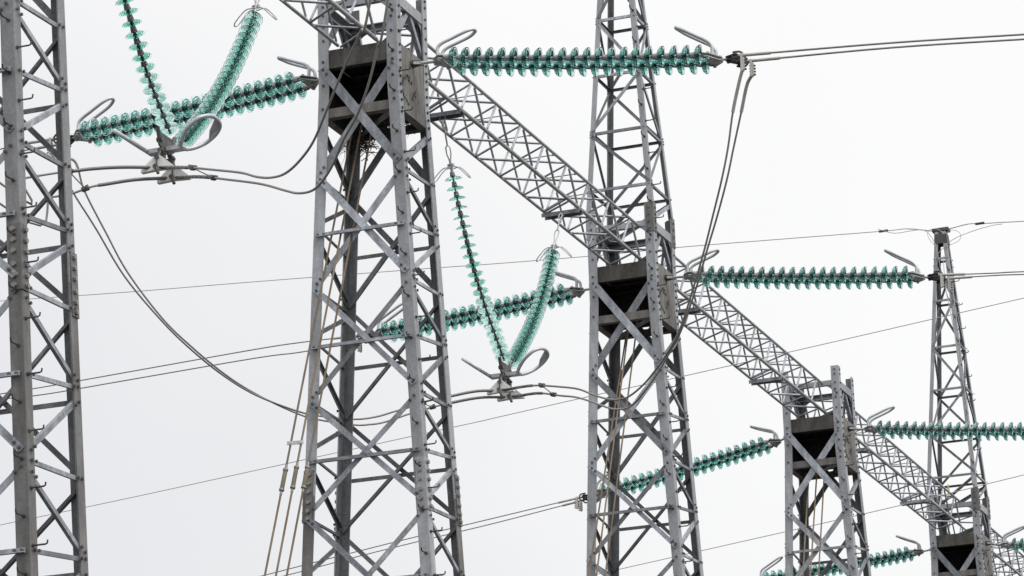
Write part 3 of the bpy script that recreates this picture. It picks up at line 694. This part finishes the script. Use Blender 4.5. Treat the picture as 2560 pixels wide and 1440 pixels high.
Jn = jumper(1, 0, [(140, 400), (165, 450), (184, 483), (196, 503), (240, 572), (312, 692), (405, 803), (480, 876), (560, 940), (640, 988), (741, 1027), (801, 1040), (884, 1048), (940, 1042), (985, 1029), (1030, 1016), (1067, 1003), (1124, 991), (1190, 978)],
            [(1330, 964), (1400, 967), (1447, 973), (1486, 988), (1527, 999), (1557, 997), (1580, 986), (1610, 960), (1632, 934), (1664, 890), (1699, 825), (1733, 721), (1761, 624), (1782, 540), (1804, 450), (1820, 369), (1832, 281), (1848, 205)],
            TERM[(1, -1, 0)], TERM[(1, 1, 0)], 'upper strand of the long slack jumper looping below the tower with the nest', (), (-1.0, .85))
Jf = jumper(1, 1, [(187, 403), (205, 460), (222, 500), (265, 582), (319, 681), (405, 795), (480, 868), (560, 934), (640, 985), (741, 1033), (801, 1050), (884, 1062), (925, 1061), (962, 1055), (1028, 1033), (1073, 1020), (1128, 1007), (1200, 994)],
            [(1345, 983), (1400, 989), (1440, 993), (1478, 1004), (1505, 1014), (1535, 1023), (1565, 1021), (1587, 1007), (1617, 971), (1647, 927), (1668, 892), (1702, 828), (1740, 721), (1768, 624), (1792, 544), (1817, 450), (1834, 369), (1853, 281), (1867, 214)],
            TERM[(1, -1, 1)], TERM[(1, 1, 1)], 'lower strand of the long slack jumper looping below the tower with the nest', (), (-1.0, .85))
spacer(Jn, Jf, -1.12, -1.12, 'spacer where the long jumper passes the right leg of the nest tower')
spacer(Jn, Jf, .98, 1.08, 'spacer on the long jumper in front of the masted tower')
J0n = jumper(0, 0, [(0, 457), (57, 446), (149, 431), (189, 427), (230, 422), (300, 418)],
             [(470, 419), (540, 425), (604, 432), (642, 442), (677, 444), (712, 434), (746, 405), (781, 358), (809, 295), (833, 234), (858, 174), (901, 80), (926, 0)],
             None, None, 'upper strand of the near jumper curving up in front of the nest tower box', (), (-.93, .9))
J0f = jumper(0, 1, [(0, 509), (128, 493), (182, 483), (228, 467), (267, 460), (340, 449)],
             [(500, 442), (570, 449), (653, 460), (712, 476), (746, 483), (781, 476), (808, 450), (835, 406), (860, 347), (894, 285), (922, 208), (943, 122), (967, 17)],
             None, None, 'lower strand of the near jumper curving up in front of the nest tower box', (), (-.86, 1.05))
spacer(J0n, J0f, -.98, -1.0, 'spacer on the near jumper just right of the nearest tower')
spacer(J0n, J0f, .97, 1.12, 'spacer on the near jumper just left of the nest tower')

# ------------------------------------------------------------------ earth wires
yk = TO(4).y; pkz = TO(4) + Z_ * 6.26 + X_ * .04
pl = smooth([pkz + V((-.15, 0, .0))] + [atw(x, y, yk) for x, y in ((2270, 572), (2205, 578), (1950, 598), (1700, 618), (1506, 637.5), (1240, 659), (1044, 673), (640, 704), (320, 730), (21, 751), (-150, 764))], 4)
t = cable('earth_wire', 'thin wire running from the left edge up to the flat black mast cap', 'wire', pl, .009, 'wire', 'thin overhead earth wires', [('tension_rod', pl[:5], .013, 'fit'), ('clamp', [pl[8] - X_ * .06, pl[8] + X_ * .12], .026, 'dark')])
def loop(t, pix, r=.0055):
    mb = MB(); mb.tube(smooth([atw(x, y, yk - .16) for x, y in pix], 5), r, 6); build(mb, 'tail_loop', 'wire', t)
c_ = lambda x, y: (2280 + x / 6.545, 540 + y / 6.545)
loop(t, [c_(-560, 215), c_(-300, 280), c_(-60, 250), c_(100, 228), c_(230, 250), c_(310, 330), c_(370, 440), c_(410, 570), c_(440, 720), c_(480, 900), c_(520, 1080), c_(580, 1300), c_(640, 1440)], .007)
loop(t, [c_(380, 490), c_(300, 400), c_(256, 310), c_(275, 240), c_(340, 210), c_(430, 220), c_(520, 295)])
pl = smooth([pkz + V((.15, 0, .0))] + [atw(x, y, yk) for x, y in ((2420, 560), (2455, 559), (2500, 556), (2560, 553), (2760, 540))], 4)
t = cable('earth_wire', 'thin wire leaving the flat black mast cap towards the right edge', 'wire', pl, .010, 'wire', 'thin overhead earth wires', [('tension_rod', pl[:5], .012, 'fit'), ('clamp', [pl[7] - X_ * .06, pl[7] + X_ * .12], .026, 'dark')])
loop(t, [c_(1480, 130), c_(1309, 155), c_(1050, 228), c_(800, 320), c_(640, 405), c_(530, 510), c_(440, 600), c_(385, 720), c_(370, 760)], .007)
loop(t, [c_(530, 300), c_(610, 245), c_(690, 232), c_(770, 265), c_(800, 330), c_(770, 400), c_(700, 440), c_(600, 480), c_(530, 510)])
for nm, pix, y in (('thin wire rising behind all towers from the lower left to the right edge', ((2760, 700), (2560, 745), (2100, 851), (1715, 939), (1500, 985), (1240, 1044), (1165, 1061), (640, 1175.6), (320, 1245.6), (0, 1312.5), (-200, 1355)), 46),
                   ('lowest thin wire crossing behind the towers near the bottom right', ((2760, 1140), (2560, 1187), (2261, 1261), (2000, 1321), (1860, 1352.6), (1557, 1421), (1300, 1478)), 58)):
    cable('earth_wire', nm, 'wire', smooth([atw(x, yy, y) for x, yy in pix], 3), .0062 * y / 46, 'wire', 'thin overhead earth wires')
# down lead on the far mast
pl = smooth([atw(x, y, TO(4).y - .45) for x, y in ((2358, 640), (2364, 720), (2380, 800), (2415, 1000), (2425, 1120), (2428, 1190), (2436, 1230), (2442, 1280), (2446, 1340), (2452, 1440), (2456, 1500))], 4)
mb = MB(); mb.tube(pl, .007, 6)
tag(build(mb, 'down_lead', 'wire', org=pl[0]), 'thin lead hanging down the near leg of the black capped mast', 'wire')
mb = MB(); q = atw(2372, 1236, TO(4).y - .2)
mb.box(q + Z_ * .06, X_ * .035, Y_ * .02, Z_ * .20); mb.box(q + Z_ * .17, X_ * .018, Y_ * .015, Z_ * .06); mb.box(q - Z_ * .06, X_ * .02, Y_ * .02, Z_ * .06)
tag(build(mb, 'marker_post', 'yellow', org=q), 'small yellow upright marker on top of the beam end at the farthest tower', 'marker')

# ------------------------------------------------------------------ guy rods
def guy(n, top, bot, label, tb=None):
    o = TO(n); p0 = atw(top[0], top[1], o.y - .12); p1 = atw(bot[0], bot[1], o.y - 1.72); d = (p1 - p0).normalized()
    pg = p0 + d * ((p0.z - GZ) / -d.z); p00 = p0 - d * .28
    t = thing('guy_rod', label, 'guy rod', pg, 'rusty guy rods hanging from the tower boxes')
    if tb is None:
        mb = MB(); mb.tube([p00, pg], .0125, 8); build(mb, 'rod', 'rust', t); return p0, d
    q = atplane(tb[0], tb[1], p0, p1)
    s = (q - p0).dot(d); q = p0 + d * s
    mb = MB(); mb.tube([p00, q - d * .14], .0125, 8); build(mb, 'rod', 'rust', t)
    mb = MB(); mb.tube([q + d * .14, pg], .0125, 8); build(mb, 'rod', 'rust', t)
    mb = MB(); mb.tube([q - d * .12, q - d * .1, q + d * .1, q + d * .12], [.020, .025, .025, .020], 10)
    tbk = build(mb, 'turnbuckle', 'tbk', t)
    mb = MB()
    for e in (-1, 1): mb.tube([q + d * .125 * e - d * .012, q + d * .125 * e + d * .012], .031, 8); mb.tube([q + d * .135 * e, q + d * .19 * e], .0155, 8)
    for k in (-.05, 0, .05): mb.bolt(q + d * k - Y_ * .024, -Y_, .008, .004)
    build(mb, 'lock_nut', 'alu', tbk)
    return p0, d
g0 = guy(1, (874, 360), (663, 1434), 'left of the three rusty guy rods at the nest tower', (707, 1198))
g1 = guy(1, (895, 360), (692, 1428), 'middle of the three rusty guy rods at the nest tower', (736, 1193))
guy(1, (921, 370), (719, 1428), 'right of the three rusty guy rods at the nest tower', (765, 1194))
a = atplane(726, 1108, g0[0], g0[0] + g0[1]); a = g0[0] + g0[1] * (a - g0[0]).dot(g0[1]); c = g1[0] + g1[1] * (a - g1[0]).dot(g1[1])
mb = MB(); dd = (c - a).normalized(); mb.box((a + c) / 2 - Y_ * .02, dd * ((c - a).length + .07), Y_ * .012, Z_ * .042)
for q in (a, c): mb.bolt(q - Y_ * .026, -Y_, .015, .012)
tag(build(mb, 'tie_plate', 'fit', org=a), 'short grey plate bolting two rusty guy rods together', 'plate')
for lab, tp, bt in (('left', (1567, 828), (1473, 1432)), ('middle', (1572, 815), (1492, 1432)), ('right', (1594, 800), (1514, 1432))):
    guy(2, tp, bt, lab + ' of the three rusty guy rods at the masted centre right tower')
for lab, tp, bt in (('left', (2021, 1208), (2007, 1440)), ('middle', (2041, 1199), (2026, 1440)), ('right', (2060, 1200), (2046, 1440))):
    guy(3, tp, bt, lab + ' of the three rusty guy rods at the stubby tower')

# ------------------------------------------------------------------ bird nest
rnd = random.Random(3); mb = MB(); o = TO(1)
for k in range(250):
    u_ = rnd.random()
    c = o + V((rnd.uniform(-.40, .40), rnd.uniform(-.1, .43), rnd.gauss(-.79, .035)))
    if u_ < .5: c = o + V((rnd.gauss(-.33, .09), rnd.gauss(.36, .08), rnd.gauss(-.86, .07)))
    d = V((rnd.gauss(0, 1), rnd.gauss(0, 1), rnd.gauss(0, .45))).normalized(); ln = rnd.uniform(.10, .34)
    b = V((rnd.gauss(0, 1), rnd.gauss(0, 1), rnd.gauss(0, 1))).normalized() * ln * .12
    mb.tube([c - d * ln / 2, c + b, c + d * ln / 2], [.0055, .0045, .002], 4)
for k in range(14):
    c = o + V((rnd.gauss(-.30, .14), rnd.gauss(.2, .12), -.92)); ln = rnd.uniform(.1, .3)
    mb.tube(smooth([c, c + V((rnd.uniform(-.08, .08), 0, -ln * .5)), c + V((rnd.uniform(-.14, .14), 0, -ln))], 3), .0022, 4)
tag(build(mb, 'bird_nest', 'twig', org=o - Z_ * .9), 'loose bird nest of dry twigs caught under the box of the tall left tower', 'nest')

# ------------------------------------------------------------------ ground
mb = MB(); G = 6000
mb.add([(-G, -G, 0), (G, -G, 0), (G, G, 0), (-G, G, 0)], [(0, 1, 2, 3)])
mt, n, l, b = newmat('gravel_ground')
tc = n.new('ShaderNodeTexCoord'); ns = n.new('ShaderNodeTexNoise'); ns.inputs['Scale'].default_value = 2.0; ns.inputs['Detail'].default_value = 9
l.new(tc.outputs['Object'], ns.inputs['Vector']); r = n.new('ShaderNodeValToRGB')
r.color_ramp.elements[0].position = .35; r.color_ramp.elements[0].color = (.05, .049, .045, 1); r.color_ramp.elements[1].position = .7; r.color_ramp.elements[1].color = (.10, .097, .09, 1)
l.new(ns.outputs[0], r.inputs[0]); l.new(r.outputs[0], b.inputs['Base Color']); b.inputs['Roughness'].default_value = .95
M_['ground'] = mt
tag(build(mb, 'ground', 'ground'), 'flat grey gravel ground under the towers', 'ground', kind='structure')
